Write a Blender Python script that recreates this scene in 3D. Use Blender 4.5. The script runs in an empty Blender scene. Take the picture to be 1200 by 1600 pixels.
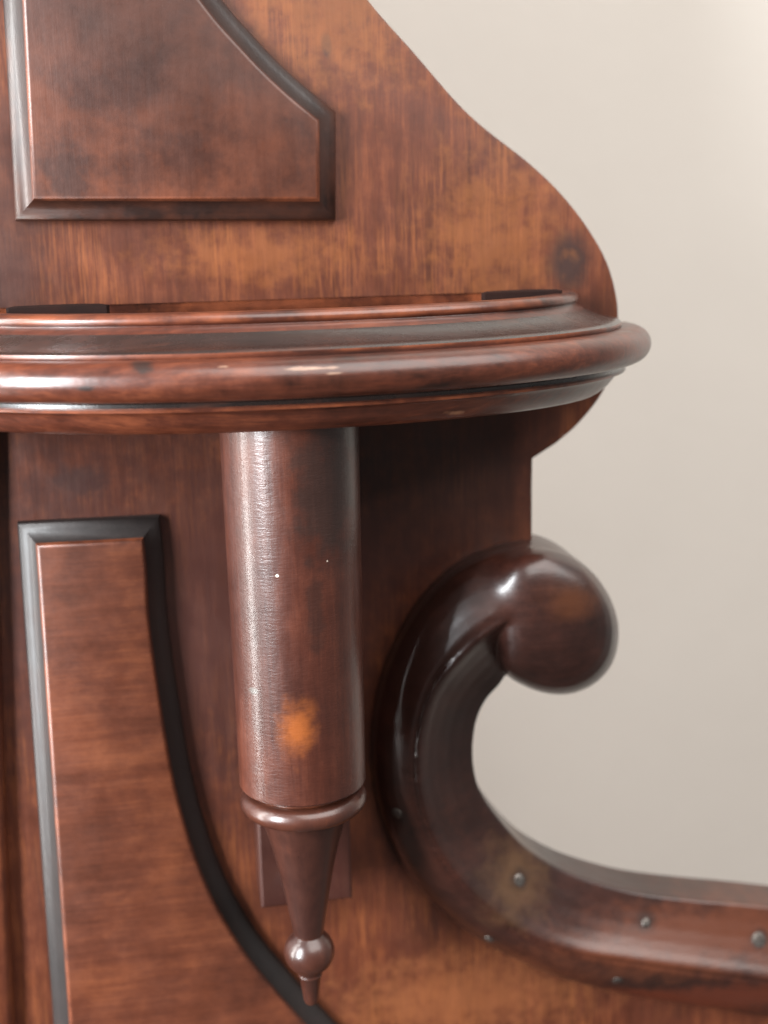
import bpy, bmesh, math, random
import numpy as np
from mathutils import Vector, Matrix
random.seed(4)
S = bpy.context.scene
col = S.collection
# ------------------------------------------------------------------ camera
F = 2000.0                                   # focal length in photo pixels
W0, H0 = 1200, 1600
CAM = np.array([0.0, -0.5, 1.5])             # half a metre in front of the board
def nrm(v): return v / np.linalg.norm(v)
Dc = nrm(np.array([200.0, 8890.0, F]))       # world "down" seen by the camera
Xc = np.array([12000.0, -(F*F + 12000*200.0)/8890.0, F]); Xc = nrm(Xc - Dc*np.dot(Xc, Dc))
Yc = np.cross(Xc, Dc)
M = np.column_stack([Xc, Yc, -Dc])           # world -> camera
Rw = M.T @ np.diag([1, -1, -1])
cam_d = bpy.data.cameras.new('camera'); cam = bpy.data.objects.new('camera', cam_d); col.objects.link(cam)
mw = Matrix.Identity(4)
for i in range(3):
    for j in range(3): mw[i][j] = Rw[i, j]
    mw[i][3] = CAM[i]
cam.matrix_world = mw
cam_d.sensor_fit = 'VERTICAL'; cam_d.sensor_height = 36; cam_d.sensor_width = 27
cam_d.lens = F/H0*36
cam_d.clip_start = 0.01; cam_d.clip_end = 50
cam_d.dof.use_dof = True; cam_d.dof.focus_distance = 0.445; cam_d.dof.aperture_fstop = 5.6
S.camera = cam
def at(px, py, Y=0.0):
    d = M.T @ np.array([px-W0/2, py-H0/2, F])
    t = (Y - CAM[1]) / d[1]
    p = CAM + t*d
    return Vector((float(p[0]), float(p[1]), float(p[2])))
# ------------------------------------------------------------------ world (a dim room) and lamps
w = bpy.data.worlds.new('World'); S.world = w; w.use_nodes = True
nt = w.node_tree; nt.nodes.clear()
tc = nt.nodes.new('ShaderNodeTexCoord'); sep = nt.nodes.new('ShaderNodeSeparateXYZ')
nt.links.new(tc.outputs['Generated'], sep.inputs[0])
mr = nt.nodes.new('ShaderNodeMapRange'); mr.inputs[1].default_value = -0.8; mr.inputs[2].default_value = 0.9
mr.inputs[3].default_value = 0.0; mr.inputs[4].default_value = 1.0
nt.links.new(sep.outputs['Z'], mr.inputs[0])
rmp = nt.nodes.new('ShaderNodeValToRGB')
rmp.color_ramp.elements[0].color = (0.20, 0.16, 0.145, 1); rmp.color_ramp.elements[1].color = (0.85, 0.84, 0.83, 1)
nt.links.new(mr.outputs[0], rmp.inputs[0])
bg = nt.nodes.new('ShaderNodeBackground'); bg.inputs[1].default_value = 0.62
mr2 = nt.nodes.new('ShaderNodeMapRange'); mr2.inputs[1].default_value = -1.0; mr2.inputs[2].default_value = 0.3
mr2.inputs[3].default_value = 0.30; mr2.inputs[4].default_value = 0.85      # the room behind the camera is dim
nt.links.new(sep.outputs['Y'], mr2.inputs[0]); nt.links.new(mr2.outputs[0], bg.inputs[1])
nt.links.new(rmp.outputs[0], bg.inputs[0])
ow = nt.nodes.new('ShaderNodeOutputWorld'); nt.links.new(bg.outputs[0], ow.inputs[0])
def area(name, loc, target, sx, sy, power, color):
    l = bpy.data.lights.new(name, 'AREA'); l.shape = 'RECTANGLE'; l.size = sx; l.size_y = sy
    l.energy = power; l.color = color
    o = bpy.data.objects.new(name, l); col.objects.link(o); o.location = loc
    o.rotation_euler = (Vector(target)-Vector(loc)).to_track_quat('-Z', 'Y').to_euler()
    return o
area('window_lamp', (-1.02, -0.80, 1.66), (0.05, 0, 1.42), 0.32, 0.95, 62, (0.93, 0.97, 1.0))
area('added_side_lamp', (-0.45, -0.085, 1.46), (0.05, -0.04, 1.45), 0.04, 0.72, 4.6, (1.0, 0.98, 0.95))  # added strip lamp, stands in for window light off an unseen mirror
area('fill_lamp', (0.9, -1.2, 3.3), (0.40, 0.3, 1.5), 2.6, 2.2, 104, (1.0, 0.965, 0.93))  # soft fill added overhead, mainly to brighten the wall
S.view_settings.view_transform = 'Standard'; S.view_settings.look = 'None'
S.view_settings.exposure = 0; S.view_settings.gamma = 1; S.view_settings.use_curve_mapping = False
S.render.engine = 'CYCLES'
# ------------------------------------------------------------------ materials
class NB:
    def __init__(s, name):
        s.m = bpy.data.materials.new(name); s.m.use_nodes = True
        s.t = s.m.node_tree; s.t.nodes.clear()
        s.out = s.t.nodes.new('ShaderNodeOutputMaterial'); s.b = s.t.nodes.new('ShaderNodeBsdfPrincipled')
        s.t.links.new(s.b.outputs[0], s.out.inputs[0])
        s.tc = s.t.nodes.new('ShaderNodeTexCoord').outputs['Object']
    def n(s, k): return s.t.nodes.new(k)
    def l(s, a, b): s.t.links.new(a, b)
    def mapping(s, scale, loc=(0, 0, 0), rot=(0, 0, 0)):
        m = s.n('ShaderNodeMapping'); m.inputs['Scale'].default_value = scale
        m.inputs['Location'].default_value = loc; m.inputs['Rotation'].default_value = rot
        s.l(s.tc, m.inputs[0]); return m.outputs[0]
    def noise(s, vec, scale, detail=5, rough=0.6, dist=0.0):
        n = s.n('ShaderNodeTexNoise'); s.l(vec, n.inputs['Vector'])
        n.inputs['Scale'].default_value = scale; n.inputs['Detail'].default_value = detail
        n.inputs['Roughness'].default_value = rough; n.inputs['Distortion'].default_value = dist
        return n.outputs['Fac']
    def ramp(s, fac, stops):
        r = s.n('ShaderNodeValToRGB'); e = r.color_ramp.elements
        while len(e) < len(stops): e.new(0.5)
        for k, (p, c) in enumerate(stops):
            e[k].position = p; e[k].color = (*c, 1) if len(c) == 3 else c
        s.l(fac, r.inputs[0]); return r.outputs[0]
    def val(s, fac, a, b, lo=0.0, hi=1.0):
        r = s.n('ShaderNodeMapRange'); r.inputs[1].default_value = a; r.inputs[2].default_value = b
        r.inputs[3].default_value = lo; r.inputs[4].default_value = hi; s.l(fac, r.inputs[0]); return r.outputs[0]
    def math(s, op, a, b=None):
        n = s.n('ShaderNodeMath'); n.operation = op
        for i, v in enumerate((a, b)):
            if v is None: continue
            if isinstance(v, (int, float)): n.inputs[i].default_value = v
            else: s.l(v, n.inputs[i])
        return n.outputs[0]
    def mix(s, fac, a, b, mode='MIX'):
        n = s.n('ShaderNodeMix'); n.data_type = 'RGBA'; n.blend_type = mode
        if isinstance(fac, (int, float)): n.inputs[0].default_value = fac
        else: s.l(fac, n.inputs[0])
        for i, v in ((6, a), (7, b)):
            if isinstance(v, tuple): n.inputs[i].default_value = (*v, 1)
            else: s.l(v, n.inputs[i])
        return n.outputs[2]
    def spot(s, c, radii, soft=0.6, wob=0.5):
        """0..1 mask of a stain, worn spot or painted shade round the point c (metres)"""
        sub = s.n('ShaderNodeVectorMath'); sub.operation = 'SUBTRACT'; s.l(s.tc, sub.inputs[0]); sub.inputs[1].default_value = tuple(c)
        dv = s.n('ShaderNodeVectorMath'); dv.operation = 'DIVIDE'; s.l(sub.outputs[0], dv.inputs[0]); dv.inputs[1].default_value = radii
        ln = s.n('ShaderNodeVectorMath'); ln.operation = 'LENGTH'; s.l(dv.outputs[0], ln.inputs[0])
        nz = s.noise(s.tc, 130, 3)
        d = s.math('ADD', ln.outputs['Value'], s.val(nz, 0.3, 0.7, -wob, wob))
        r = s.n('ShaderNodeMapRange'); r.interpolation_type = 'SMOOTHSTEP'
        r.inputs[1].default_value = 1.0 + soft; r.inputs[2].default_value = 1.0 - soft
        s.l(d, r.inputs[0]); return r.outputs[0]

def wood(name, axis='Z', dark=(0.035, 0.010, 0.006), mid=(0.13, 0.038, 0.018), light=(0.30, 0.10, 0.035),
         rough=0.34, grain=1.0, spots=(), ripple=0.0, scratch=True, lo=0.33, hi=0.72, coat=0.25, wear=0.0, offset=0, gold=0.0):
    b = NB(name)
    k = {'X': (0.07, 1, 1), 'Y': (1, 0.07, 1), 'Z': (1, 1, 0.07)}[axis]
    v = b.mapping(k, (offset, offset*0.7, offset*0.3))
    fine = b.noise(v, 900, 4, 0.7)
    medn = b.noise(v, 230, 6, 0.65, 0.3)
    fiv = b.mapping((1, 1, 1), (offset, 0, 0))
    broad = b.noise(fiv, 17, 4, 0.55, 0.4)
    blot = b.noise(fiv, 70, 5, 0.7)
    k2 = {'X': (0.5, 1, 1), 'Y': (1, 0.5, 1), 'Z': (1, 1, 0.4)}[axis]
    blot2 = b.noise(b.mapping(k2, (3+offset, 1, 2)), 300, 4, 0.65)
    f = b.math('ADD', b.math('MULTIPLY', medn, 0.30*grain), b.math('MULTIPLY', fine, 0.16*grain))
    f = b.math('ADD', f, b.math('MULTIPLY', broad, 0.42))
    f = b.math('ADD', f, b.math('MULTIPLY', blot, 0.26)); f = b.math('ADD', f, b.math('MULTIPLY', blot2, 0.12))
    tot = 0.46*grain + 0.80
    f = b.math('DIVIDE', f, tot)
    f = b.val(f, lo, hi)
    c = b.ramp(f, [(0.0, dark), (0.45, mid), (1.0, light)])
    if gold:         # pale golden fibres that run with the grain
        gv = b.noise(b.mapping((1, 1, 0.06), (7, 3, 1)), 700, 3, 0.7)
        gm = b.math('MULTIPLY', b.val(gv, 0.45, 0.72), b.val(b.noise(b.mapping((1, 1, 0.6)), 32, 3, 0.6), 0.44, 0.62))
        c = b.mix(b.math('MULTIPLY', gm, gold), c, (0.34, 0.108, 0.030))
        dm = b.val(b.noise(b.mapping((1, 1, 0.03), (2, 9, 4)), 600, 3, 0.7), 0.56, 0.70)
        c = b.mix(b.math('MULTIPLY', dm, gold*0.6), c, (0.03, 0.010, 0.006))
    if wear:
        g = b.n('ShaderNodeNewGeometry')
        pt = b.val(g.outputs['Pointiness'], 0.515, 0.56)
        pt = b.math('MULTIPLY', pt, b.val(b.noise(fiv, 60, 4), 0.40, 0.62, 0, wear))
        c = b.mix(pt, c, (0.24, 0.065, 0.025))
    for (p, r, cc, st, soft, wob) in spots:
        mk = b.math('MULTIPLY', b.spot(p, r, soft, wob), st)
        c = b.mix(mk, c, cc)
    if scratch:      # sparse pale nicks and dust
        vn = b.n('ShaderNodeTexVoronoi'); vn.inputs['Scale'].default_value = 75; vn.inputs['Randomness'].default_value = 1
        b.l(b.mapping((1, 1, 1.0), (0.37+offset, 0.1, 0)), vn.inputs['Vector'])
        sp = b.val(vn.outputs['Distance'], 0.045, 0.02)
        sp = b.math('MULTIPLY', sp, b.val(b.noise(fiv, 40, 2), 0.58, 0.64))
        c = b.mix(b.math('MULTIPLY', sp, 0.7), c, (0.4, 0.33, 0.28))
    b.l(c, b.b.inputs['Base Color'])
    rr = b.val(b.math('ADD', b.math('MULTIPLY', blot, 0.6), b.math('MULTIPLY', medn, 0.4)), 0.3, 0.7, rough-0.06, rough+0.12)
    b.l(rr, b.b.inputs['Roughness'])
    b.b.inputs['Coat Weight'].default_value = coat; b.b.inputs['Coat Roughness'].default_value = 0.2
    bm = b.n('ShaderNodeBump'); bm.inputs['Distance'].default_value = 0.0006; bm.inputs['Strength'].default_value = 0.35
    h = b.math('ADD', b.math('MULTIPLY', medn, 0.35), b.math('MULTIPLY', fine, 0.12))
    h = b.math('ADD', h, b.math('MULTIPLY', blot, 0.55))
    if ripple:
        rp = b.noise(b.mapping((0.25, 0.25, 1.0), (0, 0, 0)), 1100, 3, 0.6, 0.5)
        h = b.math('ADD', h, b.math('MULTIPLY', rp, ripple))
    b.l(h, bm.inputs['Height']); b.l(bm.outputs[0], b.b.inputs['Normal']); b.l(bm.outputs[0], b.b.inputs['Coat Normal'])
    return b.m

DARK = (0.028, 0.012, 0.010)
board_spots = [
    (at(888, 408), (0.0085, 0.03, 0.011), DARK, 0.92, 0.45, 0.25),
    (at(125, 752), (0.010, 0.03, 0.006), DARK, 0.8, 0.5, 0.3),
    (at(510, 72), (0.0018, 0.03, 0.0045), DARK, 0.9, 0.4, 0.3),
    (at(410, 400), (0.030, 0.03, 0.008), (0.28, 0.092, 0.024), 0.35, 0.95, 0.9),
    (at(770, 370), (0.020, 0.03, 0.024), (0.28, 0.095, 0.024), 0.35, 0.95, 0.9),
    (at(520, 20), (0.025, 0.03, 0.02), (0.28, 0.095, 0.024), 0.35, 0.95, 0.9),
    (at(700, 780), (0.040, 0.03, 0.030), (0.030, 0.009, 0.006), 0.5, 0.6, 0.3),  # shade below the shelf, put into the wood colour
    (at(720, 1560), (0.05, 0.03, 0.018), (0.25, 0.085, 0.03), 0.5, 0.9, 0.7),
    (at(330, 960), (0.095, 0.03, 0.075), (0.034, 0.0085, 0.006), 0.72, 0.45, 0.3),  # broad shelf shadow painted into the board as darker red
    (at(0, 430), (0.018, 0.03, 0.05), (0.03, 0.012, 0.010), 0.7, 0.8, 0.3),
]
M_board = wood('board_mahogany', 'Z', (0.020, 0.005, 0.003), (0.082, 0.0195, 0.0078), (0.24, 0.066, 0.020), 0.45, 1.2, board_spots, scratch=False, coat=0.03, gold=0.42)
M_panel = wood('panel_mahogany', 'X', (0.018, 0.005, 0.003), (0.072, 0.018, 0.0075), (0.18, 0.050, 0.016), 0.42, 0.9, (), coat=0.15, wear=0.6, offset=2)
M_panel2 = wood('upper_panel_mahogany', 'Z', (0.018, 0.006, 0.004), (0.042, 0.012, 0.0065), (0.09, 0.024, 0.010), 0.42, 0.25, (), coat=0.15, wear=0.5, offset=5)
colp = at(462, 1140, -0.073)
col_spots = [
    (at(433, 900, -0.073), (0.0004, 0.006, 0.0004), (0.62, 0.52, 0.44), 0.9, 0.3, 0.5),
    (at(511, 876, -0.072), (0.0003, 0.006, 0.0003), (0.62, 0.52, 0.44), 0.9, 0.3, 0.5),
    (at(398, 1082, -0.068), (0.0016, 0.02, 0.0012), (0.10, 0.10, 0.09), 0.7, 0.5, 0.5),
    (colp, (0.0047, 0.012, 0.0078), (0.26, 0.070, 0.014), 0.8, 0.9, 0.5),
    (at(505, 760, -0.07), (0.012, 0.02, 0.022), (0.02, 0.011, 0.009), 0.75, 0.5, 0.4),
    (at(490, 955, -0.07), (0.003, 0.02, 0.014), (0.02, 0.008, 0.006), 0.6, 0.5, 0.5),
]
M_col = wood('column_mahogany', 'Z', (0.015, 0.005, 0.004), (0.052, 0.0135, 0.0075), (0.125, 0.032, 0.014), 0.35, 1.0, col_spots, ripple=0.45, coat=0.3, offset=1)
sh_spots = [
    (at(222, 578, -0.098), (0.0035, 0.02, 0.0018), (0.02, 0.012, 0.01), 0.9, 0.4, 0.5),
    (at(133, 613, -0.098), (0.0025, 0.02, 0.0008), (0.02, 0.012, 0.01), 0.9, 0.4, 0.4),
    (at(470, 576, -0.098), (0.0045, 0.02, 0.00035), (0.36, 0.22, 0.15), 0.55, 0.6, 1.0),
    (at(505, 575, -0.098), (0.0035, 0.02, 0.0003), (0.36, 0.22, 0.15), 0.55, 0.6, 1.0),
    (at(520, 583, -0.098), (0.002, 0.02, 0.0003), (0.36, 0.22, 0.15), 0.5, 0.6, 1.0),
    (at(350, 574, -0.098), (0.002, 0.02, 0.0004), (0.36, 0.22, 0.15), 0.6, 0.6, 0.9),
    (at(722, 651, -0.085), (0.0034, 0.02, 0.0009), (0.26, 0.12, 0.065), 0.9, 0.4, 0.5),
]
M_shelf = wood('shelf_mahogany', 'X', (0.010, 0.004, 0.003), (0.072, 0.018, 0.009), (0.21, 0.056, 0.022), 0.32, 1.1, sh_spots, coat=0.3, lo=0.38, hi=0.66, wear=0.9, offset=3)
M_fin = wood('finial_mahogany', 'Z', (0.018, 0.007, 0.006), (0.045, 0.015, 0.010), (0.13, 0.035, 0.017), 0.30, 0.6, (), coat=0.4, wear=0.5, offset=4, scratch=False)
sc_spots = [
    (at(905, 945, -0.04), (0.010, 0.03, 0.006), (0.075, 0.023, 0.008), 0.7, 0.95, 0.4),
    (at(1100, 1460, -0.012), (0.07, 0.03, 0.014), (0.10, 0.028, 0.012), 0.75, 0.7, 0.4),
    (at(1100, 1556, -0.012), (0.06, 0.03, 0.009), (0.10, 0.020, 0.008), 0.8, 0.5, 0.3),
    (at(800, 1370, -0.012), (0.012, 0.03, 0.014), (0.10, 0.05, 0.022), 0.6, 0.8, 0.4),
]
for nx, ny in ((620, 1271), (764, 1468), (965, 1532), (812, 1375), (1010, 1442), (1186, 1468)):   # iron stain round each nail
    sc_spots.append((at(nx, ny, -0.014), (0.0042, 0.03, 0.0036), (0.012, 0.006, 0.005), 0.7, 0.6, 0.4))
M_scroll = wood('scroll_mahogany', 'X', (0.006, 0.003, 0.0025), (0.022, 0.0068, 0.0045), (0.060, 0.016, 0.0085), 0.33, 0.35, sc_spots, coat=0.4, scratch=False, offset=6)
M_block = wood('block_mahogany', 'Z', (0.012, 0.004, 0.003), (0.034, 0.009, 0.006), (0.06, 0.018, 0.010), 0.4, 0.4, (), scratch=False, offset=7)
def metal():
    b = NB('nail_steel'); b.b.inputs['Metallic'].default_value = 0.8
    c = b.ramp(b.noise(b.tc, 900, 3), [(0.35, (0.045, 0.036, 0.03)), (0.65, (0.19, 0.17, 0.155))]); b.l(c, b.b.inputs['Base Color'])
    b.b.inputs['Roughness'].default_value = 0.42; return b.m
M_nail = metal()
M_cove = wood('dark_cove_wood', 'X', (0.010, 0.008, 0.007), (0.022, 0.013, 0.011), (0.10, 0.028, 0.014), 0.24, 1.0, (), scratch=True, coat=0.5, lo=0.40, hi=0.70, offset=9)  # darker wood tone for the cove and groove faces
M_pad = wood('matt_dark_wood', 'X', (0.008, 0.004, 0.003), (0.013, 0.006, 0.005), (0.03, 0.010, 0.007), 0.75, 0.5, (), scratch=False, coat=0.0, offset=9)
M_bevel2 = wood('bevel_brown_wood', 'Z', (0.007, 0.004, 0.0035), (0.017, 0.007, 0.005), (0.040, 0.012, 0.008), 0.36, 0.5, (), scratch=False, coat=0.2, offset=11, wear=0.15)
for n_ in M_pad.node_tree.nodes:
    if n_.type == 'BSDF_PRINCIPLED': n_.inputs['Specular IOR Level'].default_value = 0.12
M_bevel = wood('bevel_black_wood', 'Z', (0.006, 0.005, 0.005), (0.013, 0.008, 0.007), (0.035, 0.014, 0.010), 0.56, 0.5, (), scratch=False, coat=0.1, offset=8)
def wallm():
    b = NB('wall_plaster')
    c = b.ramp(b.noise(b.tc, 4, 6, 0.6), [(0.3, (0.665, 0.618, 0.562)), (0.7, (0.705, 0.658, 0.60))])
    b.l(c, b.b.inputs['Base Color']); b.b.inputs['Roughness'].default_value = 0.85
    bm = b.n('ShaderNodeBump'); bm.inputs['Distance'].default_value = 0.001; bm.inputs['Strength'].default_value = 0.3
    b.l(b.noise(b.tc, 180, 5, 0.7), bm.inputs['Height']); b.l(bm.outputs[0], b.b.inputs['Normal'])
    return b.m
M_wall = wallm()
# ------------------------------------------------------------------ mesh helpers
ROOT = None
def link(name, verts, faces, mat, parent=None, smooth=True, angle=40):
    me = bpy.data.meshes.new(name); me.from_pydata([tuple(v) for v in verts], [], faces)
    bm = bmesh.new(); bm.from_mesh(me); bmesh.ops.triangulate(bm, faces=[q for q in bm.faces if len(q.verts) > 4], ngon_method='EAR_CLIP'); bmesh.ops.recalc_face_normals(bm, faces=bm.faces)
    bm.normal_update()
    for f in bm.faces: f.smooth = smooth
    for e in bm.edges:
        if len(e.link_faces) == 2 and e.calc_face_angle(0) > math.radians(angle): e.smooth = False
    bm.to_mesh(me); bm.free()
    me.materials.append(mat)
    o = bpy.data.objects.new(name, me); col.objects.link(o)
    if parent: o.parent = parent; o.matrix_parent_inverse = parent.matrix_world.inverted()
    return o
def catmull(pts, n=8, closed=False):
    P = [np.array(p, float) for p in pts]; out = []
    N = len(P); rng = range(N) if closed else range(N-1)
    for i in rng:
        p1, p2 = P[i], P[(i+1) % N]
        p0 = P[i-1] if (closed or i > 0) else 2*p1-p2
        p3 = P[(i+2) % N] if (closed or i+2 < N) else 2*p2-p1
        for k in range(n):
            t = k/n
            out.append(0.5*((2*p1)+(-p0+p2)*t+(2*p0-5*p1+4*p2-p3)*t*t+(-p0+3*p1-3*p2+p3)*t**3))
    if not closed: out.append(P[-1])
    return out
def offset_poly(pts, d):
    """inward mitred offset of a polygon in (x, z); orientation found from the area"""
    n = len(pts); A = sum(pts[i][0]*pts[(i+1) % n][1]-pts[(i+1) % n][0]*pts[i][1] for i in range(n))
    sg = 1 if A > 0 else -1; out = []
    for i in range(n):
        a, b_, c = np.array(pts[i-1]), np.array(pts[i]), np.array(pts[(i+1) % n])
        e1 = (b_-a)/np.linalg.norm(b_-a); e2 = (c-b_)/np.linalg.norm(c-b_)
        n1 = sg*np.array([-e1[1], e1[0]]); n2 = sg*np.array([-e2[1], e2[0]])
        m = n1+n2; m = m/np.dot(m, n1)
        out.append(b_+m*d)
    return out
def rings_mesh(rings, cap0=True, cap1=True, closed=True):
    v = []; f = []; n = len(rings[0])
    for r in rings: v += [tuple(p) for p in r]
    for i in range(len(rings)-1):
        for j in range(n if closed else n-1):
            k = (j+1) % n
            f.append((i*n+j, i*n+k, (i+1)*n+k, (i+1)*n+j))
    if cap0: f.append(tuple(range(n-1, -1, -1)))
    if cap1: f.append(tuple((len(rings)-1)*n+j for j in range(n)))
    return v, f
def relief(outline, prof):
    """outline: list of (x, z); prof: list of (inset, y)"""
    rings = []
    for d, y in prof:
        pl = offset_poly(outline, d) if d else [np.array(p) for p in outline]
        rings.append([(p[0], y, p[1]) for p in pl])
    return rings_mesh(rings)
def lathe(cx, cy, prof, seg=96):
    rings = [[(cx+r*math.cos(2*math.pi*j/seg), cy+r*math.sin(2*math.pi*j/seg), z) for j in range(seg)] for r, z in prof]
    return rings_mesh(rings)
def xz(px, py, Y=0.0): p = at(px, py, Y); return (p.x, p.z)
# ------------------------------------------------------------------ wall
wl = link('wall', [(-2.0, 0.32, 0), (3.0, 0.32, 0), (3.0, 0.32, 3.0), (-2.0, 0.32, 3.0), (-2.0, 0.42, 0), (3.0, 0.42, 0), (3.0, 0.42, 3.0), (-2.0, 0.42, 3.0)],
          [(0, 1, 2, 3), (4, 5, 6, 7), (0, 1, 5, 4), (3, 2, 6, 7), (0, 3, 7, 4), (1, 2, 6, 5)], M_wall, smooth=False)
wl['kind'] = 'structure'
# ------------------------------------------------------------------ the cabinet
ROOT = bpy.data.objects.new('wooden_cabinet', None); col.objects.link(ROOT)
ROOT.location = (0.0, 0.0, at(400, 1900).z); ROOT.empty_display_size = 0.05
bpy.context.view_layer.update()
ROOT['label'] = 'dark red mahogany cabinet with bow-front shelf, turned hanging column and scrolled arm'
ROOT['category'] = 'cabinet'
# board
edge = [(250, -1500), (260, -900), (330, -400), (430, -200), (505, -100), (576, 0), (646, 80), (733, 178), (827, 254), (879, 304), (920, 357), (949, 409), (964, 461), (967, 502), (964, 550), (955, 587), (936, 624), (903, 664), (870, 693)]  # unseen top and left reach extended to keep window light off the wall
e1 = [tuple(p) for p in catmull(edge, 6)] + [(833, 717), (832, 760), (832, 860)]
under = catmull([(838, 900), (800, 985), (735, 1060), (712, 1130), (712, 1190), (722, 1240), (752, 1300), (800, 1347), (870, 1390), (960, 1412), (1080, 1428), (1200, 1438), (1420, 1460)], 5)
outl = [xz(*p) for p in e1] + [xz(*p) for p in under] + [xz(1420, 2600), xz(-2600, 2600), xz(-2600, -1500)]
v, f = relief(outl, [(0.0004, 0.015), (0, 0.0145), (0, 0.0012), (0.0004, 0.0003), (0.0014, 0.0)])
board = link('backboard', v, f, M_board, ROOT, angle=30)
# left stile, a step forward of the board
v, f = relief([xz(-6, 640), xz(-4, 800), xz(8, 1200), xz(24, 1600), xz(34, 1900), xz(-255, 1900), xz(-255, 640)][::-1],
              [(0, 0.0), (0, -0.003), (0.0012, -0.0055), (0.003, -0.0065)])
link('stile', v, f, M_board, ROOT, angle=50)
# upper raised panel
po = [(-12, -200), (6, 0), (25, 345), (523, 345), (523, 176)] + [tuple(p) for p in catmull([(523, 176), (488, 148), (440, 105), (395, 58), (345, 0), (260, -120), (210, -200)], 6)[1:]]
pz = [xz(*p) for p in po]
prof = [(0, 0.001), (0, -0.0028), (0.0007, -0.0040), (0.0030, -0.0056), (0.0070, -0.0092), (0.0074, -0.0102), (0.0079, -0.0108), (0.0088, -0.0110)]
def raised(pz, mat, bev):
    pz = [Vector(p) for p in pz]; n = len(pz)
    cor = [i for i in range(n) if (pz[i]-pz[i-1]).angle(pz[(i+1) % n]-pz[i]) > math.radians(28)]
    pz = [tuple(pz[i]) for i in range(n) if i in cor or min((pz[i]-pz[c]).length for c in cor) > 0.011]
    v, f = relief(pz, prof); o = link('raised_panel', v, f, mat, board, angle=50)
    o.data.materials.append(bev)
    for p in o.data.polygons:
        if len(p.vertices) == 4 and max(o.data.vertices[i].co.y for i in p.vertices) > -0.0080: p.material_index = 1
    return o
raised(pz, M_panel2, M_bevel2)
# lower raised panel
rb = catmull([(249, 803), (257, 870), (262, 960), (281, 1100), (304, 1225), (342, 1345), (392, 1440), (450, 1515), (520, 1592), (620, 1690), (760, 1790)], 6)
po = [tuple(p) for p in rb] + [(760, 1890), (104, 1890), (85, 1600), (28, 814)]
raised([xz(*p) for p in po], M_panel, M_bevel)
# ------------------------------------------------------------------ bow-front shelf
AX = at(457, 800, -0.05)                      # axis of the hanging column
CX, CY = AX.x, -0.05
xr = at(1006, 540, -0.004).x
SA = xr - CX; SB = 0.100
zt = at(250, 490, -0.072).z - 0.0005
def plan(off, n=2.05, seg=120):
    a, b_ = SA-off, SB-off; out = []
    for i in range(seg+1):
        t = math.pi*i/seg
        c, s_ = math.cos(t), math.sin(t)
        out.append((CX+a*math.copysign(abs(c)**(2/n), c), -b_*abs(s_)**(2/n)))
    return out
sp = [(0.048, 0.0096), (0.0385, 0.0096), (0.0375, 0.0090), (0.0372, 0.0006), (0.0366, 0.0), (0.0315, 0.0), (0.0302, 0.0004), (0.0292, 0.0015), (0.0290, 0.0026), (0.0294, 0.0035), (0.0302, 0.0040),
      (0.0300, 0.0046), (0.0270, 0.0064), (0.0235, 0.0082), (0.0195, 0.0098), (0.0152, 0.0108), (0.0132, 0.0111), (0.0124, 0.0117), (0.0122, 0.0128), (0.0125, 0.0134)]
for k in range(15):                          # the bold half-round
    a = math.radians(80 - 160*k/14); sp.append((0.0068-0.0068*math.cos(a)+0.0008, 0.0200-0.0066*math.sin(a)))
sp += [(0.0102, 0.0270), (0.0110, 0.0276), (0.0108, 0.0288), (0.0104, 0.0295), (0.0106, 0.0303), (0.0128, 0.0307), (0.0142, 0.0320), (0.0152, 0.0335), (0.0168, 0.0355), (0.0195, 0.0378), (0.0215, 0.0390), (0.0235, 0.0393), (0.06, 0.0393)]
rings = []
for off, dz in sp:
    pl = plan(off); rings.append([(x, min(y, -0.0001) if 0 else y, zt-dz) for x, y in pl])
v, f = rings_mesh(rings)
shelf = link('bracket_shelf', v, f, M_shelf, ROOT, angle=42)
shelf.data.materials.append(M_cove)
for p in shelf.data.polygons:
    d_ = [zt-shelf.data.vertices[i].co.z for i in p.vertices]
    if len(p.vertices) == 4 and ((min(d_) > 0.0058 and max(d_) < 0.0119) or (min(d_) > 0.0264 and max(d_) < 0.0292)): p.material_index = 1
# low dark corner pads lying on the shelf top
for (x0, x1, yy) in ((14, 172, 483), (742, 866, 459)):
    a, c = at(x0, 480, -0.012).x, at(x1, 470, -0.012).x
    o_ = [(a, -0.022), (a+0.012, -0.018), (c-0.009, -0.0175), (c, -0.022), (c-0.001, -0.024), (a+0.001, -0.024)]
    rr = [[(x, y, zt-0.010) for x, y in o_], [(x, y, zt+0.0011) for x, y in o_], [(x*0.84+0.16*(a+c)/2, y*0.9-0.0015, zt+0.0016) for x, y in o_]]
    v, f = rings_mesh(rr); link('corner_pad', v, f, M_pad, shelf, angle=50)
# ------------------------------------------------------------------ hanging column
zb = at(472, 1262, -0.073).z                 # bottom rim of the shaft
ztop = zt-0.0393
R0, R1 = 0.0248, 0.0237
pr = [(R0, ztop+0.0), (R0, ztop-0.02)]
pr = [(R0+(R1-R0)*t, ztop+(zb+0.0009-ztop)*t) for t in [i/12 for i in range(13)]] + [(R1-0.0005, zb+0.0002), (R1-0.0012, zb), (0.0185, zb)]
v, f = lathe(CX, CY, pr); column = link('turned_column', v, f, M_col, ROOT, angle=35)
pr = [(0.0180, zb+0.001), (0.0192, zb), (0.0192, zb-0.0022), (0.0186, zb-0.0030)]
tr, tR = 0.0042, 0.0197
zc = zb-0.0066
for k in range(15):
    a = math.radians(100-200*k/14); pr.append((tR+tr*math.cos(a), zc+tr*math.sin(a)))
pr += [(0.0165, zc-0.0046), (0.0160, zc-0.0052), (0.013, zc-0.0054)]
v, f = lathe(CX, CY, pr); link('collar', v, f, M_fin, column, angle=35)
z0 = zc-0.0048
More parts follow.
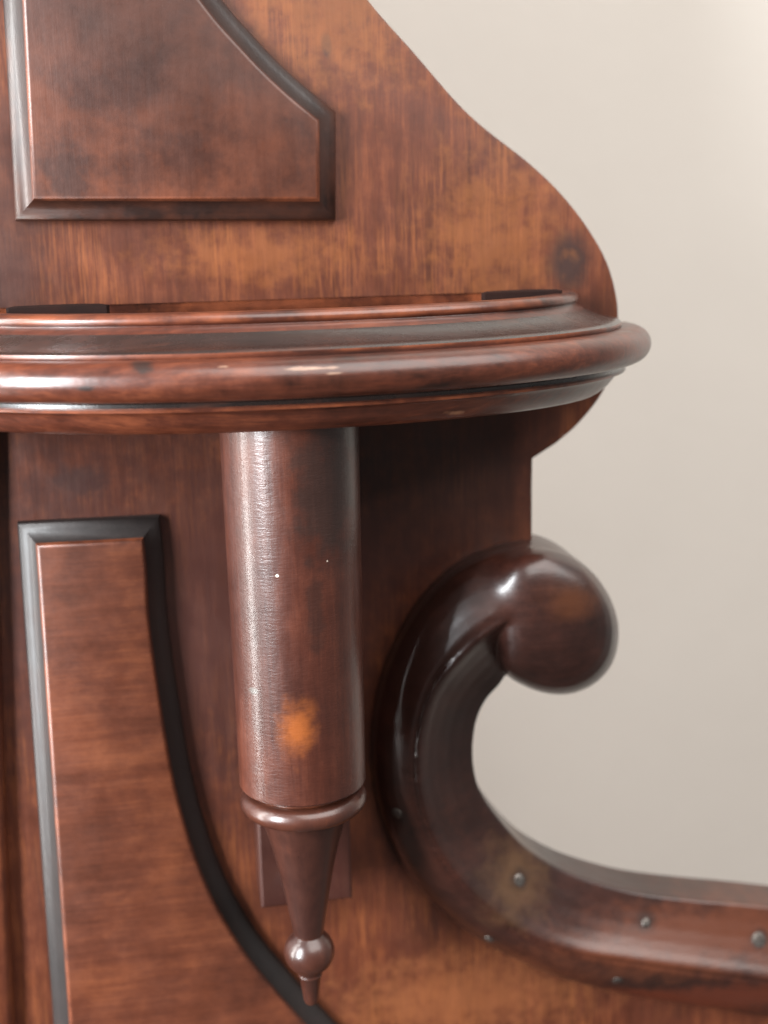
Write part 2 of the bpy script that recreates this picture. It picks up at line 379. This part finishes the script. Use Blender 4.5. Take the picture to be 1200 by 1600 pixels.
zball = at(480, 1486, -0.05).z
rball = 0.0099
cone = [(0.0172, z0+0.001), (0.0168, z0), (0.0148, z0-0.004), (0.0126, z0-0.009), (0.0105, z0-0.015), (0.0087, z0-0.021), (0.0070, z0-0.027), (0.0056, z0-0.032)]
ztc = zball+rball*0.80
cone = [(r, z0+0.001 - (z0+0.001-z)*(z0-ztc)/0.032) for r, z in cone] + [(0.0052, ztc-0.001), (0.004, ztc-0.004)]
cone2 = catmull(cone, 4)
v, f = lathe(CX, CY, [tuple(p) for p in cone2], 64); pend = link('pendant', v, f, M_fin, column, angle=40)
ball = []
for k in range(1, 16):
    a = math.radians(62-112*k/15); ball.append((rball*math.cos(a), zball+0.92*rball*math.sin(a)))
ball = [(0.003, zball+0.80*rball), (0.0052, zball+0.82*rball)] + ball
zt2 = at(483, 1570, -0.05).z
zn = ball[-1][1]
ball += [(0.0052, zn-0.0012), (0.0046, zn-0.0022), (0.0048, zn-0.0030), (0.0043, zn-0.0036), (0.0030, zt2+0.003), (0.0024, zt2+0.0012), (0.0012, zt2+0.0003), (0.0002, zt2)]
v, f = lathe(CX, CY, ball, 64); link('finial', v, f, M_fin, column, angle=40)
# batten behind the column
xa, xb = at(406, 1360, -0.024).x, at(549, 1360, -0.024).x
zb1 = at(480, 1412, -0.024).z
v, f = relief([(xa, zb1), (xb, zb1), (xb, ztop-0.001), (xa, ztop-0.001)], [(0, 0.0), (0, -0.0232), (0.0009, -0.024)])
link('mounting_block', v, f, M_block, ROOT, angle=30)
# ------------------------------------------------------------------ scrolled arm
ST = [ # outer edge (O), ridge (R), inner edge (I), projection
 ((915, 915), (905, 940), (890, 965), 1.2),
 ((878, 872), (868, 922), (850, 970), 1.38),
 ((830, 850), (832, 934), (815, 1000), 1.45),
 ((770, 858), (795, 966), (800, 1035), 1.45),
 ((708, 888), (747, 1000), (784, 1066), 1.42),
 ((658, 938), (707, 1040), (760, 1094), 1.38),
 ((620, 1000), (678, 1080), (746, 1124), 1.30),
 ((594, 1070), (660, 1132), (740, 1160), 1.22),
 ((582, 1150), (653, 1187), (741, 1200), 1.15),
 ((585, 1228), (657, 1242), (752, 1238), 1.08),
 ((606, 1304), (673, 1302), (783, 1283), 1.0),
 ((645, 1375), (702, 1354), (825, 1327), 1.0),
 ((703, 1435), (748, 1405), (880, 1360), 1.0),
 ((780, 1486), (812, 1454), (935, 1380), 1.0),
 ((880, 1529), (885, 1484), (1000, 1396), 1.0),
 ((990, 1556), (992, 1502), (1080, 1406), 1.0),
 ((1100, 1574), (1100, 1517), (1150, 1412), 1.0),
 ((1200, 1590), (1200, 1530), (1230, 1420), 1.0),
 ((1400, 1616), (1400, 1558), (1420, 1440), 1.0)]
BK = 0.015
stn = catmull([np.array([*o, *r, *i, k]) for o, r, i, k in ST], 8)
def frame_pts(s):
    O, R, I, k = s[0:2], s[2:4], s[4:6], s[6]
    dR = 0.022*k; gr = 0.06*min(1, max(0, (1.42-k)/0.08))
    def P(p, Y): q = at(p[0], p[1], Y); return np.array(q)
    L = []
    o0 = P(O, -0.004)
    L.append((o0[0], BK, o0[2])); L.append((o0[0], 0.0, o0[2])); L.append(tuple(o0))
    for t, d in ((0.03, 0.36), (0.09, 0.52), (0.25, 0.67), (0.45, 0.81), (0.65, 0.92), (0.82, 0.995), (0.865, 1.0), (0.89, 1.0-gr), (0.925, 1.0-gr), (0.955, 1.0), (0.98, 1.02), (1.0, 1.02)):
        L.append(tuple(P(O+(R-O)*t, -dR*d)))
    dI = 0.008*(0.5+0.5*k)
    for t, d in ((0.04, 0.99), (0.09, 0.93), (0.18, 0.80), (0.34, 0.60), (0.54, 0.38), (0.75, 0.19), (0.93, 0.05), (1.0, 0.0)):
        Yv = -(dI+(dR-dI)*d)
        L.append(tuple(P(R+(I-R)*t, Yv)))
    i0 = L[-1]
    L.append((i0[0], i0[1]+0.0015, i0[2])); L.append((i0[0], BK, i0[2]))
    return L
rg = [frame_pts(s) for s in stn]
v1, f1 = rings_mesh(rg)
# rounded knob that closes the scroll
lo_ = [(800, 866), (838, 856), (885, 866), (925, 893), (954, 935), (967, 982), (960, 1030), (935, 1064), (897, 1083), (856, 1084), (815, 1070), (788, 1050), (779, 1018), (776, 984), (772, 940), (775, 900)]
lo_ = catmull([np.array(p) for p in lo_], 8, closed=True)
cen = np.array([855, 958.0])
rings = []
base = [at(p[0], p[1], -0.014) for p in lo_]
rings.append([(p.x, BK, p.z) for p in base]); rings.append([(p.x, -0.010, p.z) for p in base])
for s_, y in ((1.0, -0.015), (0.99, -0.0195), (0.96, -0.0240), (0.91, -0.0273), (0.82, -0.0300), (0.70, -0.0318), (0.55, -0.0331), (0.35, -0.0341), (0.15, -0.0346), (0.03, -0.0347)):
    rings.append([tuple(at(*(cen+(p-cen)*s_), y)) for p in lo_])
v2, f2 = rings_mesh(rings)
n1 = len(v1)
scroll = link('scrolled_arm', v1+v2, f1+[tuple(i+n1 for i in q) for q in f2], M_scroll, ROOT, angle=180)
rm = scroll.modifiers.new('union', 'REMESH'); rm.mode = 'VOXEL'; rm.voxel_size = 0.00055
bpy.context.view_layer.update()
me = bpy.data.meshes.new_from_object(scroll.evaluated_get(bpy.context.evaluated_depsgraph_get()))
scroll.modifiers.clear(); scroll.data = me
co = np.empty(len(me.vertices)*3); me.vertices.foreach_get('co', co); co = co.reshape(-1, 3)
ed = np.empty(len(me.edges)*2, dtype=np.int64); me.edges.foreach_get('vertices', ed); ed = ed.reshape(-1, 2)
deg = np.bincount(ed.ravel(), minlength=len(co)).astype(float)[:, None]
def smooth(co, wgt, it):
    for _ in range(it):
        a = np.zeros_like(co)
        for c in range(3):
            a[:, c] = np.bincount(ed[:, 0], co[ed[:, 1], c], len(co)) + np.bincount(ed[:, 1], co[ed[:, 0], c], len(co))
        co = co + wgt*(a/deg-co)
    return co
def ball_w(p, r): return np.clip(1.6*(1-np.linalg.norm(co-np.array(p), axis=1)/r), 0, 1)[:, None]
wv = np.maximum(ball_w(at(850, 915, -0.03), 0.017), ball_w(at(862, 945, -0.03), 0.015))
wv = np.maximum(wv, ball_w(at(815, 905, -0.03), 0.019))
wv = np.maximum(wv, ball_w(at(870, 900, -0.03), 0.013))
co = smooth(co, 0.5, 10)
co = smooth(co, 0.7*wv, 260)
me.vertices.foreach_set('co', co.ravel())
me.polygons.foreach_set('use_smooth', [True]*len(me.polygons)); me.update()
# nails
bpy.context.view_layer.update()
dg = bpy.context.evaluated_depsgraph_get(); ev = scroll.evaluated_get(dg)
def nail(px, py, r):
    a = at(px, py, -0.2); d = (a-Vector(CAM)).normalized()
    ok, loc, nr, _ = ev.ray_cast(Vector(CAM)-scroll.matrix_world.translation, d)
    if not ok: return
    q = nr.to_track_quat('Z', 'Y'); rings = []
    for s_, h in ((1.0, -0.0006), (1.0, 0.0), (0.85, 0.00022), (0.55, 0.00034), (0.2, 0.0004)):
        rings.append([tuple(loc + q @ Vector((r*s_*math.cos(2*math.pi*j/20), r*s_*math.sin(2*math.pi*j/20), h))) for j in range(20)])
    v, f = rings_mesh(rings); link('nail', v, f, M_nail, scroll, angle=60)
for a in ((620, 1271, 0.0022), (764, 1468, 0.0020), (965, 1532, 0.0021), (812, 1375, 0.0024), (1010, 1442, 0.0019), (1186, 1468, 0.0032)): nail(a[0], a[1], a[2]*1.15)
